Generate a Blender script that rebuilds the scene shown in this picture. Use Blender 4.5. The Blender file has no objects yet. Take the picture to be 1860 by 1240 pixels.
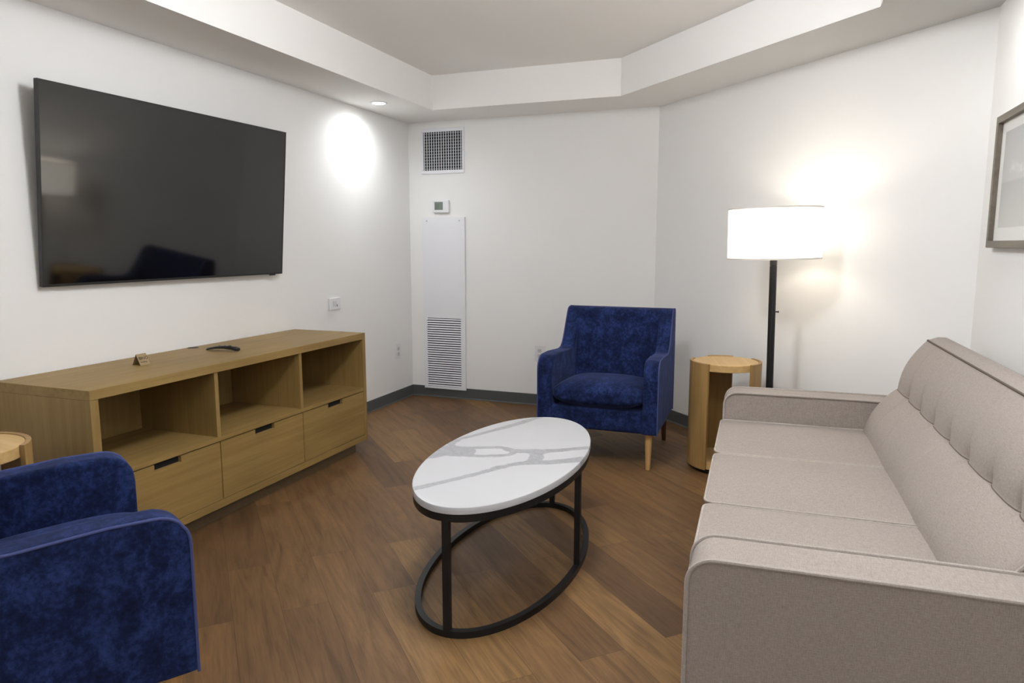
import bpy, bmesh, math, random
from mathutils import Vector, Matrix, noise as mnoise

SC = bpy.context.scene
COL = SC.collection
PI = math.pi
R = math.radians

# ------------------------------------------------------------------ camera, world, exposure
cam_d = bpy.data.cameras.new('camera')
cam_d.sensor_width = 36.0
cam_d.lens = 1284.54 / 1860 * 36.0
cam_d.clip_start = 0.02
cam = bpy.data.objects.new('camera', cam_d)
COL.objects.link(cam)
YAW, PITCH = -0.3623, -0.1368
f = Vector((math.sin(YAW) * math.cos(PITCH), math.cos(YAW) * math.cos(PITCH), math.sin(PITCH)))
r = Vector((math.cos(YAW), -math.sin(YAW), 0))
u = r.cross(f)
cam.matrix_world = Matrix(((r.x, u.x, -f.x, 3.2077), (r.y, u.y, -f.y, -5.8213), (r.z, u.z, -f.z, 1.4146), (0, 0, 0, 1)))
SC.camera = cam

world = bpy.data.worlds.new('world')
SC.world = world
world.use_nodes = True
world.node_tree.nodes['Background'].inputs[0].default_value = (0.5, 0.5, 0.5, 1)
world.node_tree.nodes['Background'].inputs[1].default_value = 0.02
SC.view_settings.view_transform = 'Standard'
SC.view_settings.look = 'None'
SC.view_settings.gamma = 1.0
SC.view_settings.exposure = 1.36
SC.view_settings.use_curve_mapping = False

W, XR, YR, YB = 2.2485, 4.0877, -1.8392, -7.4      # far wall width, right wall, its far end, back wall
HS, HC = 2.491, 2.759                              # soffit and tray ceiling heights

def spot(x, y, z, power, color, size=R(172), blend=1.0, radius=0.045):
    d = bpy.data.lights.new('downlight_lamp', 'SPOT')
    d.energy = power; d.color = color; d.spot_size = size; d.spot_blend = blend; d.shadow_soft_size = radius
    o = bpy.data.objects.new('downlight_lamp', d)
    COL.objects.link(o)
    o.location = (x, y, z)
    return o

COOL = (0.92, 0.965, 1.0)
DOWNLIGHTS = [   # x, y, power, label
    (0.249, -0.908, 15, 'round recessed downlight glowing in the soffit above the left wall corner'),
    (3.84, -2.42, 3.2, 'recessed downlight in the right soffit above the framed picture'),
    (3.84, -4.00, 26, 'recessed downlight in the right soffit above the near end of the sofa'),
    (3.84, -6.10, 16, 'added unseen fill downlight in the right soffit nearest the back wall'),  # added behind the camera to raise the overall brightness
    (0.249, -5.60, 9, 'recessed downlight in the left soffit nearest the back wall'),
    (1.40, -6.95, 25, 'added unseen fill downlight in the back soffit nearer the left wall'),  # unseen, added behind the camera as fill light
    (2.80, -6.95, 25, 'added unseen fill downlight in the back soffit nearer the right wall'),  # second unseen fill light added behind the camera
]
for (x, y, p, _l) in DOWNLIGHTS:
    spot(x, y, HS - 0.012, p, COOL)

# ------------------------------------------------------------------ helpers
def srgb(*c):
    out = []
    for v in c:
        v = v / 255.0
        out.append(v / 12.92 if v <= 0.04045 else ((v + 0.055) / 1.055) ** 2.4)
    return (out[0], out[1], out[2], 1.0)

def obj(name, bm, mat, parent=None, bevel=0.0, seg=3, smooth=35, loc=None, wn=True):
    bmesh.ops.recalc_face_normals(bm, faces=bm.faces)
    me = bpy.data.meshes.new(name)
    bm.to_mesh(me); bm.free()
    me.materials.append(mat)
    for p in me.polygons: p.use_smooth = True
    if bevel <= 0:
        me.set_sharp_from_angle(angle=R(smooth))
    o = bpy.data.objects.new(name, me)
    COL.objects.link(o)
    if parent is not None: o.parent = parent
    if loc: o.location = loc
    if bevel > 0:
        m = o.modifiers.new('bevel', 'BEVEL')
        m.width = bevel; m.segments = seg; m.limit_method = 'ANGLE'; m.angle_limit = R(32)
        m.harden_normals = False
        if wn:
            m2 = o.modifiers.new('wn', 'WEIGHTED_NORMAL'); m2.keep_sharp = False
    return o

def thing(name, label, cat, loc=(0, 0, 0), rotz=0.0, group=None):
    o = bpy.data.objects.new(name, None)
    o.empty_display_size = 0.1
    COL.objects.link(o)
    o.location = loc; o.rotation_euler = (0, 0, rotz)
    return tag(o, label, cat, group)

def tag(o, label, cat, group=None):
    o['label'] = label; o['category'] = cat
    if group: o['group'] = group
    return o

def struct(name, bm, mat, label=None, cat=None, smooth=20):
    o = obj(name, bm, mat, smooth=smooth)
    o['kind'] = 'structure'
    if label: o['label'] = label
    if cat: o['category'] = cat
    return o

def BM(): return bmesh.new()

def box(bm, x0, x1, y0, y1, z0, z1):
    v = [bm.verts.new(p) for p in ((x0, y0, z0), (x1, y0, z0), (x1, y1, z0), (x0, y1, z0), (x0, y0, z1), (x1, y0, z1), (x1, y1, z1), (x0, y1, z1))]
    for q in ((3, 2, 1, 0), (4, 5, 6, 7), (0, 1, 5, 4), (1, 2, 6, 5), (2, 3, 7, 6), (3, 0, 4, 7)):
        bm.faces.new([v[i] for i in q])
    return bm

def prism(bm, pts, axis, a, b):
    """pts 2D outline extruded along axis ('x': pts=(y,z); 'y': pts=(x,z); 'z': pts=(x,y))"""
    def P(p, t):
        return (t, p[0], p[1]) if axis == 'x' else (p[0], t, p[1]) if axis == 'y' else (p[0], p[1], t)
    A = [bm.verts.new(P(p, a)) for p in pts]
    B = [bm.verts.new(P(p, b)) for p in pts]
    n = len(pts)
    bm.faces.new(A[::-1]); bm.faces.new(B)
    for i in range(n):
        bm.faces.new((A[i], A[(i + 1) % n], B[(i + 1) % n], B[i]))
    return bm

def tube(bm, path, rad, closed=False, n=8):
    """round tube along a 3D path (parallel-transport frames)"""
    path = [Vector(p) for p in path]
    m = len(path)
    tang = []
    for i in range(m):
        a = path[(i - 1) % m] if (closed or i > 0) else path[i]
        b = path[(i + 1) % m] if (closed or i < m - 1) else path[i]
        tang.append((b - a).normalized())
    nv = tang[0].orthogonal().normalized()
    rings = []
    for i in range(m):
        nv = (nv - tang[i] * nv.dot(tang[i])).normalized()
        bn = tang[i].cross(nv)
        rings.append([bm.verts.new(path[i] + (nv * math.cos(2 * PI * k / n) + bn * math.sin(2 * PI * k / n)) * rad) for k in range(n)])
    for i in range(m if closed else m - 1):
        A, B = rings[i], rings[(i + 1) % m]
        off = 0
        if closed and i == m - 1:
            off = min(range(n), key=lambda s: (B[s].co - A[0].co).length)
        for k in range(n):
            bm.faces.new((A[k], A[(k + 1) % n], B[(k + 1 + off) % n], B[(k + off) % n]))
    if not closed:
        bm.faces.new(rings[0][::-1]); bm.faces.new(rings[-1])
    return bm

def lathe(bm, prof, n=48, cx=0, cy=0, closed=False):
    """prof: (r,z) list spun about z"""
    rings = []
    for (rr, z) in prof:
        if rr < 1e-6:
            rings.append([bm.verts.new((cx, cy, z))])
        else:
            rings.append([bm.verts.new((cx + rr * math.cos(2 * PI * k / n), cy + rr * math.sin(2 * PI * k / n), z)) for k in range(n)])
    m = len(rings)
    for i in range(m if closed else m - 1):
        A, B = rings[i], rings[(i + 1) % m]
        for k in range(n):
            k2 = (k + 1) % n
            if len(A) == 1 and len(B) == 1: continue
            if len(A) == 1: bm.faces.new((A[0], B[k], B[k2]))
            elif len(B) == 1: bm.faces.new((A[k], A[k2], B[0]))
            else: bm.faces.new((A[k], A[k2], B[k2], B[k]))
    return bm

def arc_pts(cx, cy, rad, a0, a1, n=8):
    return [(cx + rad * math.cos(R(a0 + (a1 - a0) * i / n)), cy + rad * math.sin(R(a0 + (a1 - a0) * i / n))) for i in range(n + 1)]

def sector(bm, r0, r1, a0, a1, z0, z1, n=16):
    out = arc_pts(0, 0, r1, a0, a1, n) + arc_pts(0, 0, r0, a1, a0, n)
    return prism(bm, out, 'z', z0, z1)

def sample_axis(half, edge, n):
    """coordinates from -half to half, denser near both ends"""
    return [half * math.sin(PI / 2 * (2 * i / n - 1)) for i in range(n + 1)]

def pillow(w, d, edge, crown, corner, pw=4.0, n=28, root=0.6):
    """closed cushion centred on the origin; edge = half height at the rim, crown = extra half height in the middle"""
    bm = BM()
    xs = sample_axis(w / 2, 0, n); ys = sample_axis(d / 2, 0, n)
    def plan(x, y):
        a = (abs(x) - (w / 2 - corner)) / corner; b = (abs(y) - (d / 2 - corner)) / corner
        if a > 0 and b > 0:
            s = max(a, b) / math.hypot(a, b)
            x = math.copysign(w / 2 - corner + a * s * corner, x); y = math.copysign(d / 2 - corner + b * s * corner, y)
        return x, y
    top, bot = {}, {}
    for i, x in enumerate(xs):
        for j, y in enumerate(ys):
            uu, vv = abs(2 * x / w), abs(2 * y / d)
            h = edge + crown * max(0.0, (1 - uu ** pw) * (1 - vv ** pw)) ** root
            px, py = plan(x, y)
            top[i, j] = bm.verts.new((px, py, h)); bot[i, j] = bm.verts.new((px, py, -h))
    for i in range(n):
        for j in range(n):
            bm.faces.new((top[i, j], top[i + 1, j], top[i + 1, j + 1], top[i, j + 1]))
            bm.faces.new((bot[i, j + 1], bot[i + 1, j + 1], bot[i + 1, j], bot[i, j]))
    rim = [(i, 0) for i in range(n)] + [(n, j) for j in range(n)] + [(i, n) for i in range(n, 0, -1)] + [(0, j) for j in range(n, 0, -1)]
    m = len(rim)
    for k in range(m):
        a, b = rim[k], rim[(k + 1) % m]
        bm.faces.new((bot[a], bot[b], top[b], top[a]))
    loop = [tuple(top[k].co) for k in rim]
    return bm, loop

# ------------------------------------------------------------------ materials
def mat(name):
    m = bpy.data.materials.new(name); m.use_nodes = True
    nt = m.node_tree
    b = nt.nodes['Principled BSDF']
    return m, nt, b

def plain(name, color, rough=0.5, metal=0.0, spec=0.5, emit=None, es=0.0):
    m, nt, b = mat(name)
    b.inputs['Base Color'].default_value = color
    b.inputs['Roughness'].default_value = rough
    b.inputs['Metallic'].default_value = metal
    b.inputs['Specular IOR Level'].default_value = spec
    if emit:
        b.inputs['Emission Color'].default_value = emit
        b.inputs['Emission Strength'].default_value = es
    return m

def N(nt, t, **kw):
    n = nt.nodes.new(t)
    for k, v in kw.items():
        if k.startswith('i_'):
            n.inputs[k[2:].replace('_', ' ')].default_value = v
        else:
            setattr(n, k, v)
    return n

def ramp(nt, stops, interp='LINEAR'):
    n = nt.nodes.new('ShaderNodeValToRGB')
    cr = n.color_ramp; cr.interpolation = interp
    while len(cr.elements) < len(stops): cr.elements.new(0.5)
    for e, (p, c) in zip(cr.elements, stops):
        e.position = p; e.color = c
    return n

def coords(nt, scale=(1, 1, 1), rot=(0, 0, 0), loc=(0, 0, 0)):
    tc = nt.nodes.new('ShaderNodeTexCoord')
    mp = nt.nodes.new('ShaderNodeMapping')
    mp.inputs['Scale'].default_value = scale
    mp.inputs['Rotation'].default_value = rot
    mp.inputs['Location'].default_value = loc
    nt.links.new(tc.outputs['Object'], mp.inputs['Vector'])
    return mp.outputs['Vector']

def mixc(nt, fac, a, b, blend='MIX'):
    n = nt.nodes.new('ShaderNodeMix'); n.data_type = 'RGBA'; n.blend_type = blend
    for sock, val in ((n.inputs[0], fac), (n.inputs[6], a), (n.inputs[7], b)):
        if hasattr(val, 'is_linked') or isinstance(val, bpy.types.NodeSocket): nt.links.new(val, sock)
        else: sock.default_value = val
    return n.outputs[2]

def bump(nt, b, height, strength=0.1, dist=0.01):
    n = nt.nodes.new('ShaderNodeBump')
    n.inputs['Strength'].default_value = strength; n.inputs['Distance'].default_value = dist
    nt.links.new(height, n.inputs['Height']); nt.links.new(n.outputs['Normal'], b.inputs['Normal'])

def paint(name, color, rough=0.85):
    m, nt, b = mat(name)
    b.inputs['Base Color'].default_value = color
    b.inputs['Roughness'].default_value = rough
    b.inputs['Specular IOR Level'].default_value = 0.25
    nz = N(nt, 'ShaderNodeTexNoise', i_Scale=260.0, i_Detail=2.0)
    nt.links.new(coords(nt), nz.inputs['Vector'])
    bump(nt, b, nz.outputs['Fac'], 0.04, 0.002)
    return m

def wood(name, c0, c1, axis, rough=0.5, scale=1.0, loc=(0, 0, 0)):
    m, nt, b = mat(name)
    sc = {'x': (1.2, 28, 28), 'y': (28, 1.2, 28), 'z': (28, 28, 1.2)}[axis]
    v = coords(nt, tuple(s * scale for s in sc), loc=loc)
    n1 = N(nt, 'ShaderNodeTexNoise', i_Scale=1.0, i_Detail=5.0, i_Roughness=0.6, i_Distortion=0.6)
    nt.links.new(v, n1.inputs['Vector'])
    sc2 = {'x': (3, 160, 160), 'y': (160, 3, 160), 'z': (160, 160, 3)}[axis]
    v2 = coords(nt, tuple(s * scale for s in sc2))
    n2 = N(nt, 'ShaderNodeTexNoise', i_Scale=1.0, i_Detail=2.0)
    nt.links.new(v2, n2.inputs['Vector'])
    n3 = N(nt, 'ShaderNodeTexNoise', i_Scale=2.2, i_Detail=2.0)
    nt.links.new(coords(nt), n3.inputs['Vector'])
    r1 = ramp(nt, [(0.32, c0), (0.68, c1)])
    nt.links.new(n1.outputs['Fac'], r1.inputs['Fac'])
    r2 = ramp(nt, [(0.35, (0.90, 0.90, 0.90, 1)), (0.6, (1, 1, 1, 1))])
    nt.links.new(n2.outputs['Fac'], r2.inputs['Fac'])
    c = mixc(nt, 0.6, r1.outputs['Color'], r2.outputs['Color'], 'MULTIPLY')
    r3 = ramp(nt, [(0.3, (0.88, 0.88, 0.86, 1)), (0.7, (1.05, 1.03, 1.0, 1))])
    nt.links.new(n3.outputs['Fac'], r3.inputs['Fac'])
    c = mixc(nt, 1.0, c, r3.outputs['Color'], 'MULTIPLY')
    nt.links.new(c, b.inputs['Base Color'])
    b.inputs['Roughness'].default_value = rough
    b.inputs['Specular IOR Level'].default_value = 0.35
    bump(nt, b, n2.outputs['Fac'], 0.06, 0.002)
    return m

WALL = paint('wall_paint', srgb(237, 236, 234))
CEIL = paint('ceiling_paint', srgb(243, 241, 238))
BASEB = plain('rubber_base', srgb(78, 80, 80), 0.55)
WHITE = plain('white_enamel', srgb(232, 232, 236), 0.4)
WHITEP = plain('white_plastic', srgb(228, 228, 230), 0.35)
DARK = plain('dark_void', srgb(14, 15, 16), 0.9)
BLACKM = plain('black_powder_coat', srgb(20, 20, 21), 0.45, 0.0, 0.4)
BLACKP = plain('black_plastic', srgb(16, 16, 18), 0.35)
OAK0, OAK1 = srgb(138, 111, 65), srgb(155, 128, 78)
OAK_Y = wood('oak_lengthwise', OAK0, OAK1, 'y', 0.5)
OAK_X = wood('oak_crosswise', OAK0, OAK1, 'x', 0.5)
OAK_Z = wood('oak_upright', OAK0, OAK1, 'z', 0.5)
ASH_X = wood('ash_top', srgb(196, 160, 104), srgb(214, 180, 124), 'x', 0.42)
ASH_Z = wood('ash_upright', srgb(152, 119, 72), srgb(172, 139, 89), 'z', 0.45)
LEGW = wood('beech_leg', srgb(190, 150, 98), srgb(212, 174, 122), 'z', 0.4)
LEGD = wood('walnut_leg', srgb(70, 46, 32), srgb(92, 62, 44), 'z', 0.45)
PLINTH = plain('plinth_laminate', srgb(96, 80, 58), 0.6)

def floor_material():
    m, nt, b = mat('vinyl_plank')
    v = coords(nt, (1, 1, 1), (0, 0, R(45)))        # planks run parallel to the diagonal wall
    br = N(nt, 'ShaderNodeTexBrick', offset=0.37, offset_frequency=2, squash=1.0)
    br.inputs['Scale'].default_value = 1.0
    br.inputs['Brick Width'].default_value = 1.22
    br.inputs['Row Height'].default_value = 0.178
    br.inputs['Mortar Size'].default_value = 0.0007
    br.inputs['Mortar Smooth'].default_value = 0.1
    br.inputs['Bias'].default_value = 0.0
    br.inputs['Color1'].default_value = (0, 0, 0, 1)
    br.inputs['Color2'].default_value = (1, 1, 1, 1)
    br.inputs['Mortar'].default_value = (0.5, 0.5, 0.5, 1)
    nt.links.new(v, br.inputs['Vector'])
    # a different piece of grain on every plank
    sh = N(nt, 'ShaderNodeVectorMath', operation='MULTIPLY')
    nt.links.new(br.outputs['Color'], sh.inputs[0]); sh.inputs[1].default_value = (13.7, 29.3, 7.1)
    ad = N(nt, 'ShaderNodeVectorMath', operation='ADD')
    nt.links.new(v, ad.inputs[0]); nt.links.new(sh.outputs[0], ad.inputs[1])
    def grain(scale, detail, dist):
        mp = nt.nodes.new('ShaderNodeMapping'); mp.inputs['Scale'].default_value = scale
        nt.links.new(ad.outputs[0], mp.inputs['Vector'])
        n = N(nt, 'ShaderNodeTexNoise', i_Scale=1.0, i_Detail=detail, i_Roughness=0.62, i_Distortion=dist)
        nt.links.new(mp.outputs['Vector'], n.inputs['Vector'])
        return n.outputs['Fac']
    g1 = grain((1.6, 14, 1), 6.0, 1.4)
    g2 = grain((6, 120, 1), 3.0, 0.4)
    g3 = grain((1.1, 3.4, 1), 3.0, 0.8)
    tone = ramp(nt, [(0.0, srgb(98, 72, 47)), (0.3, srgb(113, 84, 54)), (0.55, srgb(119, 89, 57)), (0.8, srgb(134, 103, 64)), (1.0, srgb(109, 80, 55))])
    nt.links.new(br.outputs['Color'], tone.inputs['Fac'])
    r1 = ramp(nt, [(0.30, (0.58, 0.55, 0.52, 1)), (0.48, (0.95, 0.94, 0.93, 1)), (0.72, (1.26, 1.23, 1.18, 1))])
    nt.links.new(g1, r1.inputs['Fac'])
    c = mixc(nt, 0.85, tone.outputs['Color'], r1.outputs['Color'], 'MULTIPLY')
    r2 = ramp(nt, [(0.34, (0.72, 0.70, 0.68, 1)), (0.58, (1.03, 1.03, 1.03, 1))])
    nt.links.new(g2, r2.inputs['Fac'])
    c = mixc(nt, 0.8, c, r2.outputs['Color'], 'MULTIPLY')
    r3 = ramp(nt, [(0.3, (0.84, 0.82, 0.84, 1)), (0.7, (1.12, 1.12, 1.08, 1))])
    nt.links.new(g3, r3.inputs['Fac'])
    c = mixc(nt, 0.8, c, r3.outputs['Color'], 'MULTIPLY')
    c = mixc(nt, br.outputs['Fac'], c, srgb(58, 40, 28))
    nt.links.new(c, b.inputs['Base Color'])
    rr = N(nt, 'ShaderNodeMapRange'); nt.links.new(g2, rr.inputs['Value'])
    rr.inputs['To Min'].default_value = 0.42; rr.inputs['To Max'].default_value = 0.58
    nt.links.new(rr.outputs[0], b.inputs['Roughness'])
    b.inputs['Specular IOR Level'].default_value = 0.4
    bump(nt, b, g2, 0.08, 0.002)
    return m
FLOOR = floor_material()

def velvet():
    m, nt, b = mat('blue_velvet')
    n1 = N(nt, 'ShaderNodeTexNoise', i_Scale=13.0, i_Detail=7.0, i_Roughness=0.66, i_Distortion=0.5)
    nt.links.new(coords(nt, (1, 1, 0.7)), n1.inputs['Vector'])
    n2 = N(nt, 'ShaderNodeTexNoise', i_Scale=55.0, i_Detail=4.0, i_Roughness=0.7)
    nt.links.new(coords(nt), n2.inputs['Vector'])
    mx = N(nt, 'ShaderNodeMath', operation='MULTIPLY_ADD'); mx.inputs[1].default_value = 0.45
    nt.links.new(n2.outputs['Fac'], mx.inputs[0])
    sb = N(nt, 'ShaderNodeMath', operation='MULTIPLY'); sb.inputs[1].default_value = 0.62
    nt.links.new(n1.outputs['Fac'], sb.inputs[0]); nt.links.new(sb.outputs[0], mx.inputs[2])
    rp = ramp(nt, [(0.36, srgb(11, 16, 34)), (0.52, srgb(22, 33, 69)), (0.70, srgb(45, 61, 112))])
    nt.links.new(mx.outputs[0], rp.inputs['Fac'])
    nt.links.new(rp.outputs['Color'], b.inputs['Base Color'])
    b.inputs['Roughness'].default_value = 0.9
    b.inputs['Specular IOR Level'].default_value = 0.15
    b.inputs['Sheen Weight'].default_value = 0.35
    b.inputs['Sheen Roughness'].default_value = 0.35
    b.inputs['Sheen Tint'].default_value = srgb(130, 145, 205)
    bump(nt, b, n2.outputs['Fac'], 0.15, 0.004)
    return m
VELVET = velvet()
VPIPE = plain('velvet_piping', srgb(66, 74, 118), 0.8, 0, 0.2)

def linen(name, c0, c1):
    m, nt, b = mat(name)
    a = N(nt, 'ShaderNodeTexNoise', i_Scale=1.0, i_Detail=2.0); nt.links.new(coords(nt, (60, 420, 420)), a.inputs['Vector'])
    c = N(nt, 'ShaderNodeTexNoise', i_Scale=1.0, i_Detail=2.0); nt.links.new(coords(nt, (420, 60, 420)), c.inputs['Vector'])
    d = N(nt, 'ShaderNodeTexNoise', i_Scale=1.0, i_Detail=2.0); nt.links.new(coords(nt, (420, 420, 60)), d.inputs['Vector'])
    s = N(nt, 'ShaderNodeMath', operation='ADD'); nt.links.new(a.outputs['Fac'], s.inputs[0]); nt.links.new(c.outputs['Fac'], s.inputs[1])
    s2 = N(nt, 'ShaderNodeMath', operation='ADD'); nt.links.new(s.outputs[0], s2.inputs[0]); nt.links.new(d.outputs['Fac'], s2.inputs[1])
    s3 = N(nt, 'ShaderNodeMath', operation='MULTIPLY'); nt.links.new(s2.outputs[0], s3.inputs[0]); s3.inputs[1].default_value = 1 / 3
    rp = ramp(nt, [(0.38, c0), (0.62, c1)])
    nt.links.new(s3.outputs[0], rp.inputs['Fac'])
    nt.links.new(rp.outputs['Color'], b.inputs['Base Color'])
    b.inputs['Roughness'].default_value = 0.92
    b.inputs['Specular IOR Level'].default_value = 0.15
    b.inputs['Sheen Weight'].default_value = 0.12
    bump(nt, b, s3.outputs[0], 0.25, 0.002)
    return m
LINEN = linen('greige_linen', srgb(138, 127, 120), srgb(164, 153, 146))
CPIPE = linen('pale_piping', srgb(158, 148, 140), srgb(178, 168, 160))
LPIPE = linen('greige_piping', srgb(152, 142, 135), srgb(174, 165, 158))

# ------------------------------------------------------------------ the room
def slab(name, p, q, mats=WALL, h0=0.0, h1=HC + 0.1, t=0.1):
    """wall whose room face runs from p to q with the room on the left-hand side of p->q"""
    p, q = Vector(p), Vector(q)
    d = (q - p).normalized(); n = Vector((d.y, -d.x))      # outward
    bm = BM()
    prism(bm, [tuple(p), tuple(q), tuple(q + n * t), tuple(p + n * t)], 'z', h0, h1)
    return struct(name, bm, mats)

CORN = [(0, 0), (W, 0), (XR, YR), (XR, YB), (0, YB)]
slab('wall_left', (0, 0), (0, YB))
slab('wall_back', (0, YB), (XR, YB))
slab('wall_right', (XR, YB), (XR, YR))
slab('wall_diagonal', (XR, YR), (W, 0))
slab('wall_far', (W, 0), (0, 0))
bm = BM(); prism(bm, [(-0.1, 0.1), (W + 0.05, 0.1), (XR + 0.1, YR + 0.05), (XR + 0.1, YB - 0.1), (-0.1, YB - 0.1)], 'z', -0.05, 0.0)
struct('floor', bm, FLOOR)
bm = BM(); prism(bm, CORN, 'z', HC, HC + 0.1)
struct('ceiling', bm, CEIL)
INN = [(0.50, -0.50), (2.045, -0.50), (3.574, -2.029), (3.574, -6.5), (0.50, -6.5)]
bm = BM()
for i in range(5):
    j = (i + 1) % 5
    prism(bm, [CORN[i], CORN[j], INN[j], INN[i]], 'z', HS, HC)
bmesh.ops.remove_doubles(bm, verts=bm.verts, dist=1e-5)
seen = {}
for fc in list(bm.faces):
    k = tuple(sorted(v.index for v in fc.verts)) if False else tuple(sorted((round(v.co.x, 4), round(v.co.y, 4), round(v.co.z, 4)) for v in fc.verts))
    seen.setdefault(k, []).append(fc)
dup = [fc for fs in seen.values() if len(fs) > 1 for fc in fs]
bmesh.ops.delete(bm, geom=dup, context='FACES_ONLY')
struct('trim_1', bm, CEIL, 'dropped plaster soffit running round the raised tray ceiling', 'soffit')

def base(name, p, q):
    p, q = Vector(p), Vector(q)
    d = (q - p).normalized(); n = Vector((-d.y, d.x))      # into the room
    bm = BM()
    prof = [(0.0, 0.0), (0.011, 0.0), (0.0105, 0.004), (0.006, 0.012), (0.005, 0.097), (0.003, 0.1), (0.0, 0.1)]
    A = [bm.verts.new((*(p + n * o), z)) for o, z in prof]
    B = [bm.verts.new((*(q + n * o), z)) for o, z in prof]
    for i in range(len(prof)):
        j = (i + 1) % len(prof)
        bm.faces.new((A[i], A[j], B[j], B[i]))
    bm.faces.new(A[::-1]); bm.faces.new(B)
    return struct(name, bm, BASEB)
base('baseboard_left', (0, 0), (0, YB))
base('baseboard_far', (W, 0), (0, 0))
base('baseboard_diagonal', (XR, YR), (W, 0))
base('baseboard_right', (XR, YB), (XR, YR))

# ------------------------------------------------------------------ recessed downlights
GLOW = plain('downlight_lens', (1, 1, 1, 1), 0.4, emit=(1, 0.98, 0.95, 1), es=14.0)
for k, (x, y, p, lab) in enumerate(DOWNLIGHTS):
    t = thing('recessed_downlight', lab, 'ceiling light', (x, y, HS), group='recessed downlights in the soffit')
    bm = BM(); lathe(bm, [(0.048, -0.001), (0.050, -0.005), (0.066, -0.003), (0.068, 0.0)], 40)
    obj('trim_ring', bm, WHITE, t)
    bm = BM(); lathe(bm, [(0.0, -0.003), (0.048, -0.003), (0.048, -0.0005)], 40)
    obj('lens', bm, GLOW, t)

# opal globe added out of view in the tray to fill the room with light
FILL_OPAL = plain('fill_opal_glow', (1, 1, 1, 1), 0.3, emit=(0.95, 0.975, 1.0, 1), es=30.0)
t = thing('added_fill_globe', 'added unseen opal fill globe glowing in the middle of the raised tray', 'ceiling light', (2.25, -3.45, HC))
bm = BM(); lathe(bm, [(0, 0.0), (0.07, 0.0), (0.07, -0.018), (0.03, -0.03), (0, -0.03)], 40)
obj('canopy', bm, WHITE, t)
bm = BM(); lathe(bm, [(0, -0.03)] + [(0.16 * math.sin(R(a)), -0.188 + 0.16 * math.cos(R(a))) for a in range(15, 180, 15)] + [(0, -0.348)], 40)
obj('globe', bm, FILL_OPAL, t, smooth=60)

# ------------------------------------------------------------------ television
def glossy_screen():
    m, nt, b = mat('screen_glass')
    b.inputs['Base Color'].default_value = srgb(12, 11, 10)
    b.inputs['Roughness'].default_value = 0.06
    b.inputs['Specular IOR Level'].default_value = 0.9
    return m
tv = thing('television', 'large black flat television mounted tilted on the left wall above the console', 'television', (0.0875, -2.717, 1.677))
tv.rotation_euler = (0, R(5.1), R(-0.9))
HWT, HHT = 0.825, 0.4615
bm = BM(); box(bm, -0.022, -0.001, -HWT, HWT, -HHT, HHT)
obj('casing', bm, plain('tv_casing', srgb(24, 24, 26), 0.4), tv, 0.003)
bm = BM()
box(bm, -0.003, 0.001, -HWT, HWT, HHT - 0.006, HHT)
box(bm, -0.003, 0.001, -HWT, HWT, -HHT, -HHT + 0.012)
box(bm, -0.003, 0.001, -HWT, -HWT + 0.008, -HHT + 0.012, HHT - 0.006)
box(bm, -0.003, 0.001, HWT - 0.008, HWT, -HHT + 0.012, HHT - 0.006)
obj('bezel', bm, plain('tv_bezel', srgb(34, 33, 32), 0.38), tv)
bm = BM(); box(bm, -0.0025, 0.0, -HWT + 0.008, HWT - 0.008, -HHT + 0.012, HHT - 0.006)
obj('screen', bm, glossy_screen(), tv)
bm = BM(); box(bm, -0.012, 0.0, HWT - 0.115, HWT - 0.065, -HHT - 0.008, -HHT + 0.001)
obj('sensor_bump', bm, BLACKP, tv, 0.002)
bm = BM(); box(bm, -0.052, -0.022, -0.33, 0.33, -0.02, 0.25)
obj('rear_housing', bm, BLACKP, tv, 0.01)
bm = BM(); box(bm, -0.085, -0.05, -0.22, 0.22, 0.02, 0.16)
obj('wall_bracket', bm, BLACKM, tv)

# ------------------------------------------------------------------ media console
CY0, CY1, CX, CT = -3.785, -1.724, 0.588, 0.82
con = thing('media_console', 'long oak media console with open cubbies over drawers under the television', 'console', (0.012, 0, 0))
D = CX - 0.012
def cpart(name, x0, x1, y0, y1, z0, z1, m, bev=0.0015, lab=None, parent=con):
    bm = BM(); box(bm, x0, x1, y0, y1, z0, z1)
    o = obj(name, bm, m, parent, bev, 2)
    if lab: o['label'] = lab
    return o
cpart('top', 0, D, CY0, CY1 - 0.032, CT - 0.042, CT, OAK_Y)
cpart('side_panel', 0, D, CY0, CY0 + 0.04, 0.078, CT - 0.0425, OAK_Z)
cpart('side_panel', 0, D, CY1 - 0.0315, CY1, 0.078, CT, OAK_Z)
IY0, IY1 = CY0 + 0.04, CY1 - 0.032
DIV = [-3.083, -2.415]
for y in DIV:
    cpart('divider', 0.06, D - 0.006, y - 0.0125, y + 0.0125, 0.447, CT - 0.042, OAK_Z)
cpart('shelf', 0.03, D - 0.002, IY0, IY1, 0.424, 0.447, OAK_Y)
cpart('bottom_rail', 0.02, D, IY0, IY1, 0.078, 0.116, OAK_Y)
cpart('back_panel', 0.045, 0.06, IY0, IY1, 0.116, CT - 0.042, OAK_Z)
cpart('plinth', 0.02, D - 0.052, CY0 + 0.06, CY1 - 0.075, 0.0, 0.078, PLINTH)
edges = [IY0] + DIV + [IY1]
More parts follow.
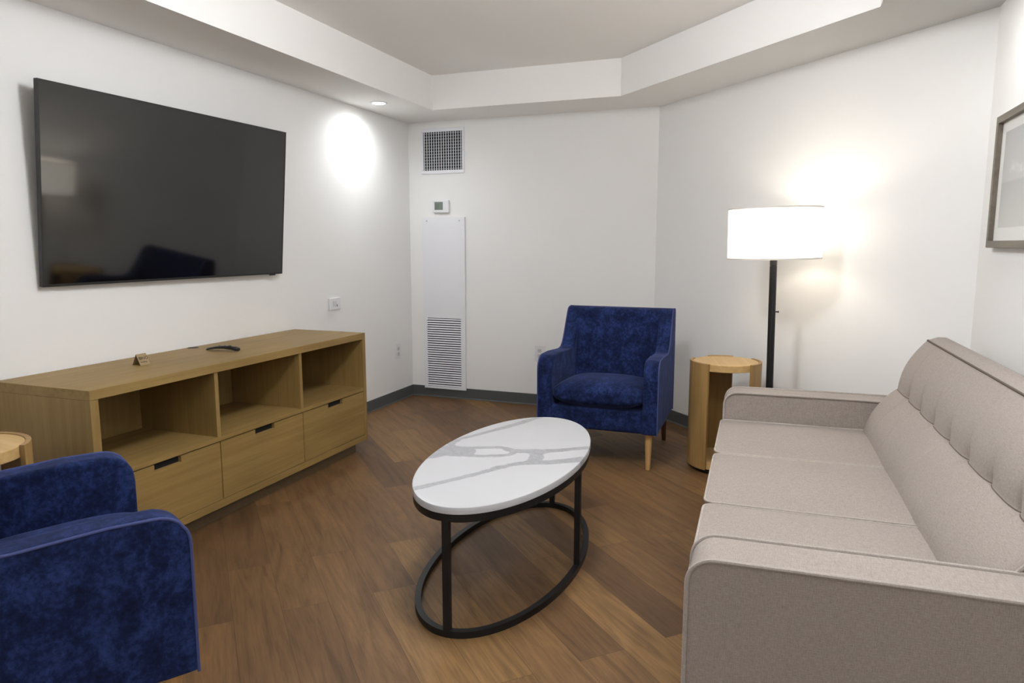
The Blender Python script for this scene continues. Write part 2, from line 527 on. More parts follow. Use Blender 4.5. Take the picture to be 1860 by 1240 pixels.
for k in range(3):
    a, b_ = edges[k] + 0.003, edges[k + 1] - 0.003
    c = (a + b_) / 2
    z0, z1 = 0.120, 0.419
    hw, hh = 0.0775, 0.030
    bm = BM()
    prism(bm, [(a, z0), (b_, z0), (b_, z1), (c + hw, z1), (c + hw, z1 - hh), (c - hw, z1 - hh), (c - hw, z1), (a, z1)], 'x', D - 0.022, D - 0.003)
    dr = obj('drawer', bm, OAK_Y, con)
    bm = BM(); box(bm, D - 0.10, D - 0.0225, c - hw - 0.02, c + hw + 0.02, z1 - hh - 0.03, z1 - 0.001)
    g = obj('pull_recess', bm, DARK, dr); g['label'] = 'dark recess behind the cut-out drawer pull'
    bm = BM(); box(bm, 0.10, D - 0.101, a + 0.01, b_ - 0.01, z0 + 0.01, z1 - 0.02)
    obj('drawer_box', bm, OAK_X, dr)
bm = BM(); lathe(bm, [(0.0, 0.0003), (0.020, 0.0003), (0.021, 0.0025), (0.030, 0.002), (0.031, 0.0)], 32)
g = obj('cable_grommet', bm, plain('grommet_bronze', srgb(58, 48, 38), 0.5), con, loc=(0.035, -2.69, CT + 0.0002))
g['label'] = 'round dark cable grommet at the back of the top'

# ------------------------------------------------------------------ tent sign and remote on the console
ts = thing('tent_sign', 'small tan folded tent card reading NO smoking on the console top', 'sign', (0.247, -3.253, CT))
CARD = plain('tan_card', srgb(150, 128, 94), 0.55)
CARDI = plain('dark_card', srgb(84, 66, 46), 0.6)
bm = BM()
prism(bm, [(0.027, 0.0), (0.0255, 0.0), (0.0, 0.052), (-0.0255, 0.0), (-0.027, 0.0), (-0.0006, 0.0545), (0.0006, 0.0545)], 'y', 0.0, 0.058)
obj('card', bm, CARD, ts)
INK = plain('brown_ink', srgb(52, 38, 26), 0.6)
def text_mesh(name, body, size, m, parent, mw):
    cu = bpy.data.curves.new('t', 'FONT'); cu.body = body; cu.size = size; cu.align_x = 'LEFT'; cu.extrude = 0.0002
    to = bpy.data.objects.new('t', cu); COL.objects.link(to)
    dg = bpy.context.evaluated_depsgraph_get()
    me = bpy.data.meshes.new_from_object(to.evaluated_get(dg))
    bpy.data.objects.remove(to)
    me.name = name; me.materials.clear(); me.materials.append(m)
    me.transform(mw)
    o = bpy.data.objects.new(name, me); COL.objects.link(o); o.parent = parent
    return o
sl = math.atan2(0.0264, 0.0545)
# sloping face: local x of text -> +y, local y of text -> up the slope
upv = Vector((-math.sin(sl), 0, math.cos(sl))); nrm = Vector((math.cos(sl), 0, math.sin(sl)))
def on_card(y, s):
    o_ = Vector((0.0272, y, 0.0)) + upv * s + nrm * 0.0002
    return Matrix(((0, upv.x, nrm.x, o_.x), (1, upv.y, nrm.y, o_.y), (0, upv.z, nrm.z, o_.z), (0, 0, 0, 1)))
text_mesh('lettering', 'NO', 0.022, INK, ts, on_card(0.024, 0.029))
text_mesh('lettering', 'smoking', 0.0115, INK, ts, on_card(0.008, 0.014))
bm = BM()
tube(bm, [(0.0075 * math.cos(2 * PI * k / 24), 0.0075 * math.sin(2 * PI * k / 24), 0) for k in range(24)], 0.0010, True, 5)
tube(bm, [(-0.005, 0.005, 0), (0.005, -0.005, 0)], 0.0009, False, 5)
box(bm, -0.0045, 0.0045, -0.0012, 0.0012, -0.0003, 0.0003)
bm.transform(on_card(0.014, 0.037))
obj('no_smoking_symbol', bm, INK, ts)

rm = thing('remote_control', 'slim black curved remote control lying on the console top', 'remote', (0.292, -2.718, CT), R(8))
bm = BM()
secs = []
for i in range(25):
    s = i / 24; xx = -0.097 + 0.194 * s
    arch = 0.011 * (1 - (2 * s - 1) ** 2)
    wd = 0.020 + 0.004 * s
    th = 0.013 + 0.010 * s
    if i in (0, 24): wd *= 0.8; th *= 0.8
    ring = [bm.verts.new((xx, wd * math.cos(a), arch + 0.001 + th / 2 + th / 2 * math.copysign(abs(math.sin(a)) ** 0.7, math.sin(a)))) for a in [2 * PI * k / 14 for k in range(14)]]
    secs.append(ring)
for i in range(24):
    for k in range(14):
        bm.faces.new((secs[i][k], secs[i][(k + 1) % 14], secs[i + 1][(k + 1) % 14], secs[i + 1][k]))
bm.faces.new(secs[0][::-1]); bm.faces.new(secs[-1])
obj('body', bm, plain('remote_black', srgb(20, 19, 20), 0.32), rm, smooth=50)
for (xx, rad) in ((0.045, 0.009), (0.015, 0.004), (-0.02, 0.004)):
    s = (xx + 0.097) / 0.194
    zt = 0.011 * (1 - (2 * s - 1) ** 2) + 0.001 + 0.013 + 0.010 * s
    bm = BM(); lathe(bm, [(0, 0.0012), (rad * 0.9, 0.0012), (rad, 0.0), (rad, -0.003)], 20)
    obj('button', bm, plain('remote_button', srgb(44, 43, 45), 0.45), rm, loc=(xx, 0, zt))

# ------------------------------------------------------------------ wall fittings
# supply grille high on the far wall
vt = thing('supply_vent', 'white square air vent grille high on the far wall', 'vent', (0.3425, 0, 2.234))
bm = BM()
ow, oh, iw, ih = 0.212, 0.198, 0.190, 0.1665
box(bm, -ow, ow, -0.010, 0, ih, oh); box(bm, -ow, ow, -0.010, 0, -oh, -ih)
box(bm, -ow, -iw, -0.010, 0, -ih, ih); box(bm, iw, ow, -0.010, 0, -ih, ih)
obj('frame', bm, WHITE, vt, 0.004, 2)
bm = BM()
for k in range(16):
    x = -iw + 2 * iw * (k + 0.5) / 16
    vs = [(x - 0.0022, -0.0095), (x + 0.0022, -0.0095), (x + 0.0022, -0.002), (x - 0.0022, -0.002)]
    prism(bm, vs, 'z', -ih, ih)
obj('vertical_blades', bm, WHITE, vt)
bm = BM()
for k in range(13):
    z = -ih + 2 * ih * (k + 0.5) / 13
    box(bm, -iw, iw, -0.0018, -0.0004, z - 0.0030, z + 0.0030)
obj('horizontal_blades', bm, plain('grille_grey', srgb(150, 156, 160), 0.5), vt)
bm = BM(); box(bm, -iw, iw, -0.0003, 0.0, -ih, ih)
obj('duct_opening', bm, DARK, vt)
bm = BM()
for s in (-1, 1):
    tmp = BM(); lathe(tmp, [(0, 0.0015), (0.003, 0.001), (0.004, 0)], 12)
    tmp.transform(Matrix.Translation((s * 0.202, -0.010, 0)) @ Matrix.Rotation(PI / 2, 4, 'X'))
    obj('screw', tmp, plain('screw_grey', srgb(190, 190, 194), 0.4, 0.5), vt)
bm.free()

# thermostat
tm = thing('thermostat', 'small white thermostat with green screen on the far wall', 'thermostat', (0.329, 0, 1.748))
bm = BM(); box(bm, -0.077, 0.077, -0.030, 0.0, -0.057, 0.057)
obj('case', bm, WHITEP, tm, 0.008, 3)
bm = BM(); box(bm, -0.060, 0.022, -0.0308, -0.0298, -0.030, 0.040)
obj('display', bm, plain('lcd_green', srgb(118, 130, 119), 0.25), tm)
bm = BM()
for q in ((-0.046, 0.0), (-0.026, 0.0)):
    x, z = q
    box(bm, x - 0.006, x + 0.006, -0.0311, -0.0306, z + 0.016, z + 0.018)
    box(bm, x - 0.006, x + 0.006, -0.0311, -0.0306, z - 0.001, z + 0.001)
    box(bm, x + 0.005, x + 0.007, -0.0311, -0.0306, z - 0.016, z + 0.018)
    box(bm, x - 0.006, x + 0.006, -0.0311, -0.0306, z - 0.017, z - 0.015)
obj('digits', bm, plain('lcd_dark', srgb(52, 70, 56), 0.4), tm)

# tall access panel with return louvres
ap = thing('access_panel', 'tall white access panel with louvred return grille on the far wall', 'panel', (0.345, -0.001, 0))
px0, px1, pz0, pz1 = -0.211, 0.211, 0.083, 1.655
lx0, lx1, lz0, lz1 = -0.178, 0.167, 0.104, 0.742
bm = BM()
box(bm, px0, px1, -0.018, 0, lz1, pz1); box(bm, px0, px1, -0.018, 0, pz0, lz0)
box(bm, px0, lx0, -0.018, 0, lz0, lz1); box(bm, lx1, px1, -0.018, 0, lz0, lz1)
bmesh.ops.remove_doubles(bm, verts=bm.verts, dist=1e-5)
obj('panel_sheet', bm, WHITE, ap)
bm = BM()
nsl = 30
for k in range(nsl):
    z = lz0 + (lz1 - lz0) * (k + 0.5) / nsl
    p_ = (lz1 - lz0) / nsl
    prism(bm, [(-0.0178, z - p_ * 0.30), (-0.0165, z - p_ * 0.34), (-0.0120, z + p_ * 0.20), (-0.0135, z + p_ * 0.24)], 'x', lx0, lx1)
obj('louvres', bm, WHITE, ap)
bm = BM(); box(bm, lx0, lx1, -0.003, -0.001, lz0, lz1)
obj('filter_void', bm, plain('void_grey', srgb(48, 50, 56), 0.9), ap)
for x in (-0.165, 0.160):
    tmp = BM(); lathe(tmp, [(0, 0.004), (0.006, 0.003), (0.008, 0)], 14)
    tmp.transform(Matrix.Translation((x, -0.018, 1.622)) @ Matrix.Rotation(PI / 2, 4, 'X'))
    obj('screw', tmp, plain('screw_white', srgb(205, 205, 208), 0.35, 0.3), ap)

# wall plates: built facing -y, then turned
SLOT = plain('slot_grey', srgb(70, 68, 68), 0.6)
def duplex(lab, loc, rz, w=0.046, h=0.0685):
    t = thing('wall_outlet', lab, 'outlet', loc, rz)
    bm = BM(); box(bm, -w, w, -0.008, 0, -h, h); obj('cover_plate', bm, WHITEP, t, 0.003, 2)
    for s in (-1, 1):
        bm = BM(); prism(bm, [(x * 0.019, s * 0.024 + z * 0.017) for x, z in ((-1, -.6), (-.6, -1), (.6, -1), (1, -.6), (1, .6), (.6, 1), (-.6, 1), (-1, .6))], 'y', -0.0105, -0.007)
        so = obj('socket', bm, plain('socket_white', srgb(205, 203, 203), 0.4), t)
        bm = BM()
        box(bm, -0.008, -0.0055, -0.0109, -0.0104, s * 0.024 - 0.002, s * 0.024 + 0.008)
        box(bm, 0.0055, 0.008, -0.0109, -0.0104, s * 0.024 - 0.002, s * 0.024 + 0.008)
        box(bm, -0.002, 0.002, -0.0109, -0.0104, s * 0.024 - 0.011, s * 0.024 - 0.006)
        obj('slots', bm, SLOT, so)
    return t
duplex('white wall outlet on the far wall beside the blue armchair', (1.264, 0, 0.466), 0)
duplex('narrow white wall outlet low on the left wall past the console', (0, -0.275, 0.455), PI / 2)
t = thing('wall_jack_plate', 'white low-voltage wall plate on the left wall above the console end', 'wall plate', (0, -1.226, 0.960), PI / 2)
bm = BM(); box(bm, -0.072, 0.072, -0.012, 0, -0.045, 0.045); obj('cover_plate', bm, WHITEP, t, 0.003, 2)
bm = BM(); box(bm, -0.028, 0.018, -0.0135, -0.011, -0.020, 0.020); obj('insert', bm, plain('plate_insert', srgb(210, 209, 216), 0.4), t, 0.001, 1)
bm = BM(); box(bm, 0.020, 0.027, -0.0135, -0.011, -0.022, -0.006); obj('jack', bm, SLOT, t)

# ------------------------------------------------------------------ framed picture on the right wall
fp = thing('framed_picture', 'grey framed landscape picture with white mat on the right wall above the sofa', 'picture', (XR, -2.545, 1.680))
hw, hh, fw = 0.455, 0.281, 0.030
FR = wood('grey_frame_wood', srgb(104, 96, 86), srgb(122, 113, 102), 'y', 0.5)
bm = BM()
for (y0, y1, z0, z1) in ((-hw, hw, hh - fw, hh), (-hw, hw, -hh, -hh + fw), (-hw, -hw + fw, -hh + fw, hh - fw), (hw - fw, hw, -hh + fw, hh - fw)):
    box(bm, -0.032, 0.0, y0, y1, z0, z1)
obj('frame', bm, FR, fp, 0.0015, 2)
bm = BM(); box(bm, -0.012, -0.004, -hw + fw, hw - fw, -hh + fw, hh - fw)
obj('mat_board', bm, plain('mat_white', srgb(226, 225, 222), 0.7), fp)
def artwork():
    m, nt, b = mat('monochrome_print')
    tc = nt.nodes.new('ShaderNodeTexCoord'); sp = nt.nodes.new('ShaderNodeSeparateXYZ')
    nt.links.new(tc.outputs['Object'], sp.inputs[0])
    mr = N(nt, 'ShaderNodeMapRange'); nt.links.new(sp.outputs['Z'], mr.inputs['Value'])
    mr.inputs['From Min'].default_value = -0.2; mr.inputs['From Max'].default_value = 0.2
    rp = ramp(nt, [(0.0, srgb(196, 195, 192)), (0.47, srgb(172, 172, 170)), (0.50, srgb(186, 186, 184)), (1.0, srgb(168, 168, 167))])
    nt.links.new(mr.outputs[0], rp.inputs['Fac'])
    nz = N(nt, 'ShaderNodeTexNoise', i_Scale=7.0, i_Detail=6.0, i_Roughness=0.55); nt.links.new(coords(nt, (1, 1, 2.2)), nz.inputs['Vector'])
    cl = ramp(nt, [(0.55, (0, 0, 0, 1)), (0.75, (1, 1, 1, 1))]); nt.links.new(nz.outputs['Fac'], cl.inputs['Fac'])
    band = ramp(nt, [(0.47, (0, 0, 0, 1)), (0.56, (1, 1, 1, 1)), (0.72, (0, 0, 0, 1))]); nt.links.new(mr.outputs[0], band.inputs['Fac'])
    fm = N(nt, 'ShaderNodeMath', operation='MULTIPLY'); nt.links.new(cl.outputs['Color'], fm.inputs[0]); nt.links.new(band.outputs['Color'], fm.inputs[1])
    nt.links.new(mixc(nt, fm.outputs[0], rp.outputs['Color'], srgb(214, 214, 212)), b.inputs['Base Color'])
    b.inputs['Roughness'].default_value = 0.4
    return m
bm = BM(); box(bm, -0.0128, -0.0118, -hw + fw + 0.055, hw - fw - 0.055, -hh + fw + 0.055, hh - fw - 0.045)
obj('print', bm, artwork(), fp)

# ------------------------------------------------------------------ coffee table
ct = thing('coffee_table', 'oval coffee table with grey-veined white stone top on black metal frame', 'table', (2.12, -2.975, 0), R(1.2))
AX, AY, TZ = 0.327, 0.692, 0.496
VEINS = [
 [(-0.068, 0.677, 0.0164), (-0.132, 0.51, 0.0241), (-0.198, 0.347, 0.0213), (-0.253, 0.229, 0.0174), (-0.3, 0.129, 0.0159), (-0.308, 0.047, 0.0218)],
 [(-0.322, -0.047, 0.0203), (-0.315, -0.147, 0.0255), (-0.317, -0.215, 0.0071)],
 [(-0.297, 0.024, 0.0168), (-0.286, -0.089, 0.0466), (-0.308, -0.16, 0.0407)],
 [(-0.275, -0.052, 0.0767), (-0.213, -0.061, 0.0752), (-0.209, -0.027, 0.0204)],
 [(-0.263, -0.015, 0.025), (-0.165, 0.026, 0.0219), (-0.065, 0.064, 0.0208), (-0.002, 0.035, 0.0269), (0.073, 0.048, 0.0354), (0.109, 0.051, 0.0497)],
 [(-0.194, -0.101, 0.0226), (-0.106, -0.087, 0.0187), (-0.005, -0.039, 0.0192), (0.011, 0.014, 0.0165)],
 [(0.102, 0.049, 0.03), (0.126, -0.011, 0.033), (0.136, -0.068, 0.035)],
 [(0.107, 0.057, 0.0353), (0.169, 0.093, 0.0263), (0.245, 0.145, 0.023), (0.312, 0.2, 0.0228)],
 [(0.133, -0.098, 0.0353), (0.189, -0.082, 0.0323), (0.247, -0.043, 0.0315), (0.29, -0.015, 0.0333), (0.35, 0.037, 0.0378)],
 [(0.135, -0.103, 0.031), (0.073, -0.15, 0.0218), (0.027, -0.212, 0.0207), (-0.021, -0.306, 0.0178), (-0.081, -0.401, 0.0181), (-0.139, -0.49, 0.0199), (-0.187, -0.558, 0.0218)],
]
def smooth_line(st, n=6):
    out = []
    for i in range(len(st) - 1):
        p0, p1, p2, p3 = st[max(0, i - 1)], st[i], st[i + 1], st[min(len(st) - 1, i + 2)]
        for k in range(n):
            t = k / n
            out.append(tuple(0.5 * (2 * b + (c - a) * t + (2 * a - 5 * b + 4 * c - d) * t * t + (3 * b - a - 3 * c + d) * t ** 3) for a, b, c, d in zip(p0, p1, p2, p3)))
    return out + [st[-1]]
VEINS = [smooth_line(v) for v in VEINS]
def vein_value(x, y):
    n = mnoise.noise(Vector((x * 22, y * 22, 0))) * 0.006 + mnoise.noise(Vector((x * 60, y * 60, 3))) * 0.003
    best = -1.0
    for st in VEINS:
        for (ax, ay, ar), (bx, by, br) in zip(st, st[1:]):
            dx, dy = bx - ax, by - ay
            t_ = max(0, min(1, ((x - ax) * dx + (y - ay) * dy) / (dx * dx + dy * dy)))
            d = math.hypot(x - ax - t_ * dx, y - ay - t_ * dy)
            best = max(best, (ar + (br - ar) * t_) * 0.92 - d)
    return best + n
def stone():
    m, nt, b = mat('veined_quartz')
    at = N(nt, 'ShaderNodeAttribute', attribute_name='vein')
    mr = ramp(nt, [(0.44, (0, 0, 0, 1)), (0.56, (1, 1, 1, 1))]); nt.links.new(at.outputs['Fac'], mr.inputs['Fac'])
    nz = N(nt, 'ShaderNodeTexNoise', i_Scale=30.0, i_Detail=6.0, i_Roughness=0.7, i_Distortion=2.0); nt.links.new(coords(nt), nz.inputs['Vector'])
    gr = ramp(nt, [(0.3, srgb(136, 136, 139)), (0.55, srgb(158, 158, 161)), (0.8, srgb(180, 180, 182))]); nt.links.new(nz.outputs['Fac'], gr.inputs['Fac'])
    nt.links.new(mixc(nt, mr.outputs['Color'], srgb(188, 188, 190), gr.outputs['Color']), b.inputs['Base Color'])
    b.inputs['Roughness'].default_value = 0.28
    b.inputs['Specular IOR Level'].default_value = 0.4
    return m
bm = BM()
NR, NT = 70, 220
rings = []
for i in range(NR + 1):
    s = (i / NR) * 0.988
    rings.append([bm.verts.new((AX * s * math.cos(2 * PI * k / NT), AY * s * math.sin(2 * PI * k / NT), TZ)) for k in range(NT)] if i else [bm.verts.new((0, 0, TZ))])
for (off, z) in ((0.0015, TZ - 0.001), (0.0, TZ - 0.004), (0.0, TZ - 0.026), (0.003, TZ - 0.028)):
    rings.append([bm.verts.new(((AX - off) * math.cos(2 * PI * k / NT), (AY - off) * math.sin(2 * PI * k / NT), z)) for k in range(NT)])
rings.append([bm.verts.new((0, 0, TZ - 0.028))])
for A, B in zip(rings, rings[1:]):
    for k in range(NT):
        k2 = (k + 1) % NT
        if len(A) == 1: bm.faces.new((A[0], B[k], B[k2]))
        elif len(B) == 1: bm.faces.new((A[k], A[k2], B[0]))
        else: bm.faces.new((A[k], A[k2], B[k2], B[k]))
top = obj('table_top', bm, stone(), ct, smooth=40)
at = top.data.attributes.new('vein', 'FLOAT', 'POINT')
at.data.foreach_set('value', [max(0, min(1, 0.5 + vein_value(v.co.x, v.co.y) * 30)) for v in top.data.vertices])
def oval_ring(z0, z1, out, t, n=140):
    bm = BM()
    P = [(out, z0), (out, z1), (out + t, z1), (out + t, z0)]
    L = []
    for k in range(n):
        a = 2 * PI * k / n
        L.append([bm.verts.new(((AX - o) * math.cos(a), (AY - o) * math.sin(a), z)) for o, z in P])
    for k in range(n):
        A, B = L[k], L[(k + 1) % n]
        for q in range(4): bm.faces.new((A[q], A[(q + 1) % 4], B[(q + 1) % 4], B[q]))
    return bm
obj('top_ring', oval_ring(TZ - 0.056, TZ - 0.0282, 0.002, 0.026), BLACKM, ct)
obj('base_ring', oval_ring(0.0, 0.026, 0.002, 0.026), BLACKM, ct)
for a in (0, 90, 180, 270):
    cx_, cy_ = (AX - 0.015) * math.cos(R(a)), (AY - 0.015) * math.sin(R(a))
    bm = BM(); box(bm, cx_ - 0.0125, cx_ + 0.0125, cy_ - 0.0125, cy_ + 0.0125, 0.024, TZ - 0.054)
    obj('leg', bm, BLACKM, ct)

# ------------------------------------------------------------------ sofa (x = depth towards the wall, y = length away from camera)
SL, SA = 2.23, 0.155
sofa = thing('sofa', 'long greige fabric sofa with button-tufted back along the right wall', 'sofa', (3.027, -4.121, 0), R(1.75))
arm_prof = [(0.0, 0.135)] + [(x, z) for x, z in arc_pts(0.065, 0.585, 0.065, 180, 90, 8)] + [(0.5, 0.652), (0.96, 0.65), (0.98, 0.135)]
for y0 in (0.0, SL - SA):
    bm = BM(); prism(bm, arm_prof, 'y', y0, y0 + SA)
    a_ = obj('arm', bm, LINEN, sofa, 0.006, 3)
    for ye in (y0 - 0.001, y0 + SA + 0.001):
        bm = BM(); tube(bm, [(x - (0.001 if z < 0.64 else 0), ye, z + (0.001 if z > 0.6 else 0)) for x, z in arm_prof[:-1]], 0.0060, False, 8)
        obj('piping', bm, LPIPE, a_)
bm = BM(); box(bm, 0.012, 0.95, SA, SL - SA, 0.135, 0.315)
obj('base_frame', bm, LINEN, sofa, 0.01)
cw = (SL - 2 * SA) / 3
for k in range(3):
    bm, loop = pillow(0.715, cw - 0.019, 0.089, 0.022, 0.036, 2.4, 30, 1.0)
    c = obj('seat_cushion', bm, LINEN, sofa, 0.006, 3, loc=(-0.012 + 0.3575, SA + cw * (k + 0.5), 0.417), wn=False)
    for s in (1, -1):
        bm = BM(); tube(bm, [(p[0], p[1], s * p[2]) for p in loop], 0.0046, True, 8)
        obj('piping', bm, CPIPE, c)
# tufted back
NB, NTT = 240, 75
BL0, BL1 = SA + 0.003, SL - SA - 0.003
nsec = 8
def back_front(s, t_):
    """s 0..1 along the length, t_ 0..1 up the front face -> (x, z)"""
    z = 0.42 + (0.963 - 0.42) * t_
    x = 0.655 + (0.900 - 0.655) * t_
    tm = 0.56
    if t_ < tm: bl = 0.048 * math.sin(PI * min(1, t_ / tm)) ** 0.75
    else: bl = 0.026 * math.sin(PI * (t_ - tm) / (1 - tm)) ** 0.95
    ph = s * nsec
    near = abs(ph - round(ph)) / nsec * (BL1 - BL0)      # distance along length to the nearest seam
    isb = 0 < round(ph) < nsec
    dv = (t_ - tm) * 0.6
    tuft = 0.0
    if isb:
        dd = math.hypot(near * 1.1, dv)
        tuft = 0.017 * math.exp(-(dd / 0.032) ** 1.1)
        if dv > 0: tuft += 0.016 * math.exp(-near / 0.013) * math.exp(-dv / 0.05)
        else: tuft += 0.008 * math.exp(-near / 0.012) * math.exp(dv / 0.06)
        tuft += 0.0018 * math.exp(-(near / 0.004) ** 2)
    end = min(s, 1 - s) * (BL1 - BL0)
    edge = 0.012 * max(0, 1 - end / 0.03) ** 2
    off = bl - tuft - edge
    off_g = 0.006 * math.exp(-(dv / 0.006) ** 2)
    tuft += off_g
    nx, nz = -0.90, 0.43
    return x + nx * off, z + nz * off * 0.6
bm = BM()
rows = []
for i in range(NB + 1):
    s = i / NB
    y = BL0 + (BL1 - BL0) * s
    sec = [(*back_front(s, j / NTT), ) for j in range(NTT + 1)]
    lx, lz = sec[-1]
    sec += [(lx + 0.012, lz + 0.008), (lx + 0.045, lz + 0.020), (0.985, 0.980), (1.006, 0.964), (1.014, 0.925), (1.012, 0.14), (0.70, 0.14)]
    rows.append([bm.verts.new((x, y, z)) for x, z in sec])
for A, B in zip(rows, rows[1:]):
    m_ = len(A)
    for j in range(m_): bm.faces.new((A[j], A[(j + 1) % m_], B[(j + 1) % m_], B[j]))
bm.faces.new(rows[0][::-1]); bm.faces.new(rows[-1])
bk = obj('backrest', bm, LINEN, sofa, smooth=60)
SEAM = plain('dark_seam', srgb(92, 80, 70), 0.9)
bm = BM()
tube(bm, [(back_front(i / NB, 1)[0] + 0.002, BL0 + (BL1 - BL0) * i / NB, back_front(i / NB, 1)[1] + 0.004) for i in range(0, NB + 1, 4)], 0.0042, False, 6)
o = obj('top_welt', bm, SEAM, bk); o['label'] = 'dark welt along the top front edge'
bm = BM()
tube(bm, [(back_front(i / NB, 0.56)[0] - 0.0005, BL0 + (BL1 - BL0) * i / NB, back_front(i / NB, 0.56)[1]) for i in range(0, NB + 1, 2)], 0.0022, False, 6)
obj('tuft_seam', bm, SEAM, bk)
for ye, si in ((BL0, 0.0), (BL1, 1.0)):
    bm = BM(); tube(bm, [(back_front(si, j / NTT)[0], ye, back_front(si, j / NTT)[1]) for j in range(2, NTT + 1, 2)], 0.005, False, 8)
    obj('piping', bm, LPIPE, bk)
for (x, y) in ((0.07, 0.09), (0.07, SL - 0.09), (0.92, 0.09), (0.92, SL - 0.09)):
    bm = BM(); lathe(bm, [(0, 0.0), (0.016, 0.0), (0.026, 0.136), (0, 0.136)], 20)
    obj('leg', bm, LEGD, sofa, loc=(x, y, 0))

# ------------------------------------------------------------------ armchairs (front at y=0 facing -y)
def armchair(lab, loc, rz):
    t = thing('armchair', lab, 'armchair', loc, rz, 'blue velvet armchairs')
    prof = [(0.0, 0.235), (0.0, 0.60)] + arc_pts(0.09, 0.61, 0.09, 175, 90, 8) + \
           [(0.20, 0.702), (0.32, 0.695), (0.40, 0.690), (0.445, 0.690), (0.485, 0.700), (0.515, 0.722), (0.545, 0.762), (0.58, 0.825), (0.615, 0.89), (0.64, 0.935)] + \
           [(0.655, 0.955), (0.68, 0.966), (0.72, 0.970), (0.765, 0.966), (0.783, 0.950), (0.79, 0.92), (0.80, 0.60), (0.80, 0.235)]
    bm = BM()
    prism(bm, prof, 'x', -0.392, -0.296)
    prism(bm, prof, 'x', 0.296, 0.392)
    back = [(0.535, 0.25), (0.545, 0.45), (0.575, 0.62), (0.605, 0.78), (0.64, 0.935), (0.655, 0.955), (0.68, 0.966), (0.72, 0.970), (0.765, 0.966), (0.783, 0.950), (0.79, 0.92), (0.80, 0.60), (0.80, 0.25)]
    prism(bm, back, 'x', -0.300, 0.300)
    box(bm, -0.300, 0.300, 0.016, 0.60, 0.235, 0.378)
    for v in bm.verts: v.co.x *= 1 - 0.045 * max(0, v.co.y) / 0.8
    o = obj('upholstered_shell', bm, VELVET, t)
    m = o.modifiers.new('remesh', 'REMESH'); m.mode = 'VOXEL'; m.voxel_size = 0.0075; m.use_smooth_shade = True
    m = o.modifiers.new('smooth', 'SMOOTH'); m.factor = 0.5; m.iterations = 9
    for s in (-1, 1):
        path = []
        for (y, z) in prof:
            path.append((s * 0.390 * (1 - 0.045 * y / 0.8), y, z))
        # follow the softened corner slightly inside the outline
        cy, cz = 0.4, 0.55
        path = [(x, y + (0.004 if y < 0.02 else 0) - (0.004 if y > 0.78 else 0), z - (0.003 if z > 0.65 else 0)) for x, y, z in path]
        bm = BM(); tube(bm, path, 0.0045, False, 8)
        obj('piping', bm, VPIPE, t)
    bm, loop = pillow(0.590, 0.565, 0.018, 0.078, 0.07, 3.0, 30, 0.5)
    c = obj('seat_cushion', bm, VELVET, t, loc=(0, 0.262, 0.452))
    c.rotation_euler = (R(-2), 0, 0)
    for s in (-1, 1):
        bm = BM()
        # front legs: straight taper
        lathe(bm, [(0, 0.0), (0.0135, 0.0), (0.0145, 0.004), (0.0245, 0.245), (0, 0.245)], 24)
        l = obj('leg', bm, LEGW, t, loc=(s * 0.330, 0.058, 0))
        l['label'] = 'pale tapered wooden front leg'
        bm = BM()
        lathe(bm, [(0, 0.0), (0.0135, 0.0), (0.0145, 0.004), (0.0245, 0.245), (0, 0.245)], 24)
        for v in bm.verts: v.co.y -= 0.055 * v.co.z / 0.245
        l = obj('leg', bm, LEGD, t, loc=(s * 0.318, 0.785, 0))
        l['label'] = 'dark raked rear leg'
    return t
armchair('blue velvet armchair standing against the far wall beside the round side table', (2.148, -1.53, 0), 0)
armchair('blue velvet armchair in the near left foreground, seen from behind its side', (1.406, -4.22, 0), R(150))

# ------------------------------------------------------------------ round side tables
def side_table(lab, loc, rz):
    t = thing('side_table', lab, 'side table', loc, rz, 'round wooden side tables')
    bm = BM(); lathe(bm, [(0, 0.645), (0.196, 0.645), (0.198, 0.647), (0.198, 0.686), (0.196, 0.688), (0, 0.688)], 72)
    obj('table_top', bm, ASH_X, t)
    bm = BM(); lathe(bm, [(0, 0.030), (0.197, 0.030), (0.197, 0.070), (0, 0.070)], 72)
    obj('bottom_disc', bm, ASH_X, t)
    bm = BM(); lathe(bm, [(0, 0.0), (0.185, 0.0), (0.185, 0.030), (0, 0.030)], 64)
    obj('plinth', bm, BLACKM, t)
    for a0, a1 in ((36.5, 119.5), (-119.5, -36.5), (158, 202)):      # open front faces +x
        bm = BM(); sector(bm, 0.1985, 0.217, a0, a1, 0.028, 0.692, 24)
        obj('curved_upright', bm, ASH_Z, t, 0.0015, 2)
    return t
side_table('round pale wood side table between the far armchair and the sofa', (2.909, -1.246, 0), R(-76.8))
side_table('round pale wood side table at the left edge by the console end', (0.477, -4.222, 0), R(-7.5))

# ------------------------------------------------------------------ floor lamp
fl = thing('floor_lamp', 'lit floor lamp with white drum shade on a black pole behind the sofa end', 'lamp', (3.185, -1.42, 0.003))
ax = Vector((0.354, -0.935, 0))
fl.rotation_mode = 'AXIS_ANGLE'
fl.rotation_axis_angle = (R(-1.0), -0.351, 0.936, 0)
bm = BM(); lathe(bm, [(0, 0.0), (0.13, 0.0), (0.132, 0.004), (0.132, 0.018), (0.126, 0.024), (0.03, 0.028), (0, 0.028)], 56)
obj('base', bm, BLACKM, fl)
bm = BM(); lathe(bm, [(0, 0.02), (0.0205, 0.02), (0.0205, 1.285), (0.019, 1.286), (0.019, 1.290), (0.0205, 1.291), (0.0205, 1.345), (0.012, 1.35), (0.012, 1.41), (0, 1.41)], 28)
obj('pole', bm, BLACKM, fl)
bm = BM(); lathe(bm, [(0, 0.0), (0.004, 0.0), (0.004, 0.012), (0.0055, 0.013), (0.0055, 0.018), (0, 0.018)], 12)
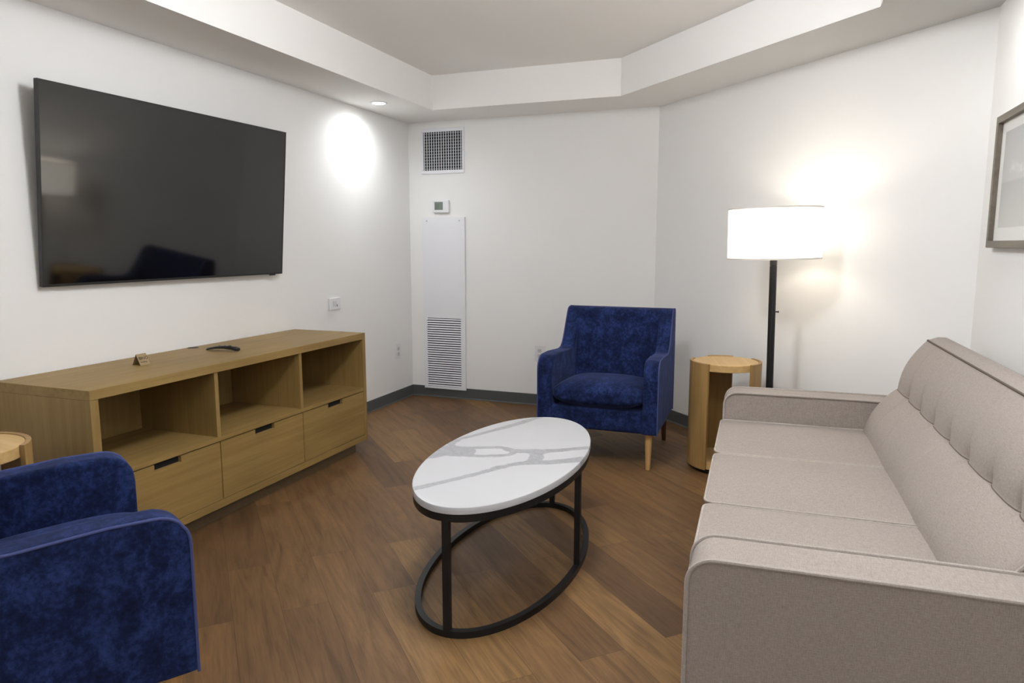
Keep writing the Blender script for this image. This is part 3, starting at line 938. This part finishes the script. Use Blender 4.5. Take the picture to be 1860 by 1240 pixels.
bm.transform(Matrix.Translation((0.0205, 0, 1.02)) @ Matrix.Rotation(PI / 2, 4, 'Y'))
obj('switch', bm, BLACKP, fl)
SHZ0, SHZ1, SHR = 1.327, 1.617, 0.257
def shade_mat():
    m, nt, b = mat('lit_shade_fabric')
    nt.nodes.remove(b)
    out = nt.nodes['Material Output']
    tr = N(nt, 'ShaderNodeBsdfTranslucent'); tr.inputs['Color'].default_value = (0.85, 0.80, 0.72, 1)
    df = N(nt, 'ShaderNodeBsdfDiffuse'); df.inputs['Color'].default_value = (0.85, 0.83, 0.80, 1)
    mx = N(nt, 'ShaderNodeMixShader'); mx.inputs[0].default_value = 0.2
    em = N(nt, 'ShaderNodeEmission'); em.inputs['Color'].default_value = (1.0, 0.95, 0.86, 1); em.inputs['Strength'].default_value = 0.52
    ad = N(nt, 'ShaderNodeAddShader')
    nt.links.new(df.outputs[0], mx.inputs[1]); nt.links.new(tr.outputs[0], mx.inputs[2])
    nt.links.new(mx.outputs[0], ad.inputs[0]); nt.links.new(em.outputs[0], ad.inputs[1]); nt.links.new(ad.outputs[0], out.inputs[0])
    return m
bm = BM()
lathe(bm, [(SHR, SHZ0), (SHR, SHZ1), (SHR - 0.0015, SHZ1), (SHR - 0.0015, SHZ0)], 96, closed=True)
sh = obj('lamp_shade', bm, shade_mat(), fl)
TRIMC = plain('shade_trim', srgb(226, 220, 214), 0.7)
for z0, z1 in ((SHZ0 - 0.001, SHZ0 + 0.008), (SHZ1 - 0.008, SHZ1 + 0.001)):
    bm = BM(); lathe(bm, [(SHR + 0.001, z0), (SHR + 0.001, z1), (SHR - 0.003, z1), (SHR - 0.003, z0)], 96, closed=True)
    obj('shade_trim', bm, TRIMC, sh)
bm = BM()
for a in (0, 120, 240):
    tube(bm, [(0.012 * math.cos(R(a)), 0.012 * math.sin(R(a)), 1.40), (0.241 * math.cos(R(a)), 0.241 * math.sin(R(a)), 1.349)], 0.0022, False, 6)
obj('shade_spider', bm, BLACKM, fl)
bm = BM(); lathe(bm, [(0, 1.408), (0.014, 1.412), (0.018, 1.435), (0.030, 1.475), (0.030, 1.495), (0.020, 1.518), (0, 1.525)], 24)
obj('bulb', bm, plain('bulb_glass', (1, 1, 1, 1), 0.3, emit=(1, 0.86, 0.66, 1), es=6.0), fl)
ld = bpy.data.lights.new('bulb_light', 'POINT'); ld.energy = 2.6; ld.color = (1.0, 0.90, 0.77); ld.shadow_soft_size = 0.05
lo = bpy.data.objects.new('bulb_light', ld); COL.objects.link(lo); lo.parent = fl; lo.location = (0, 0, 1.50)
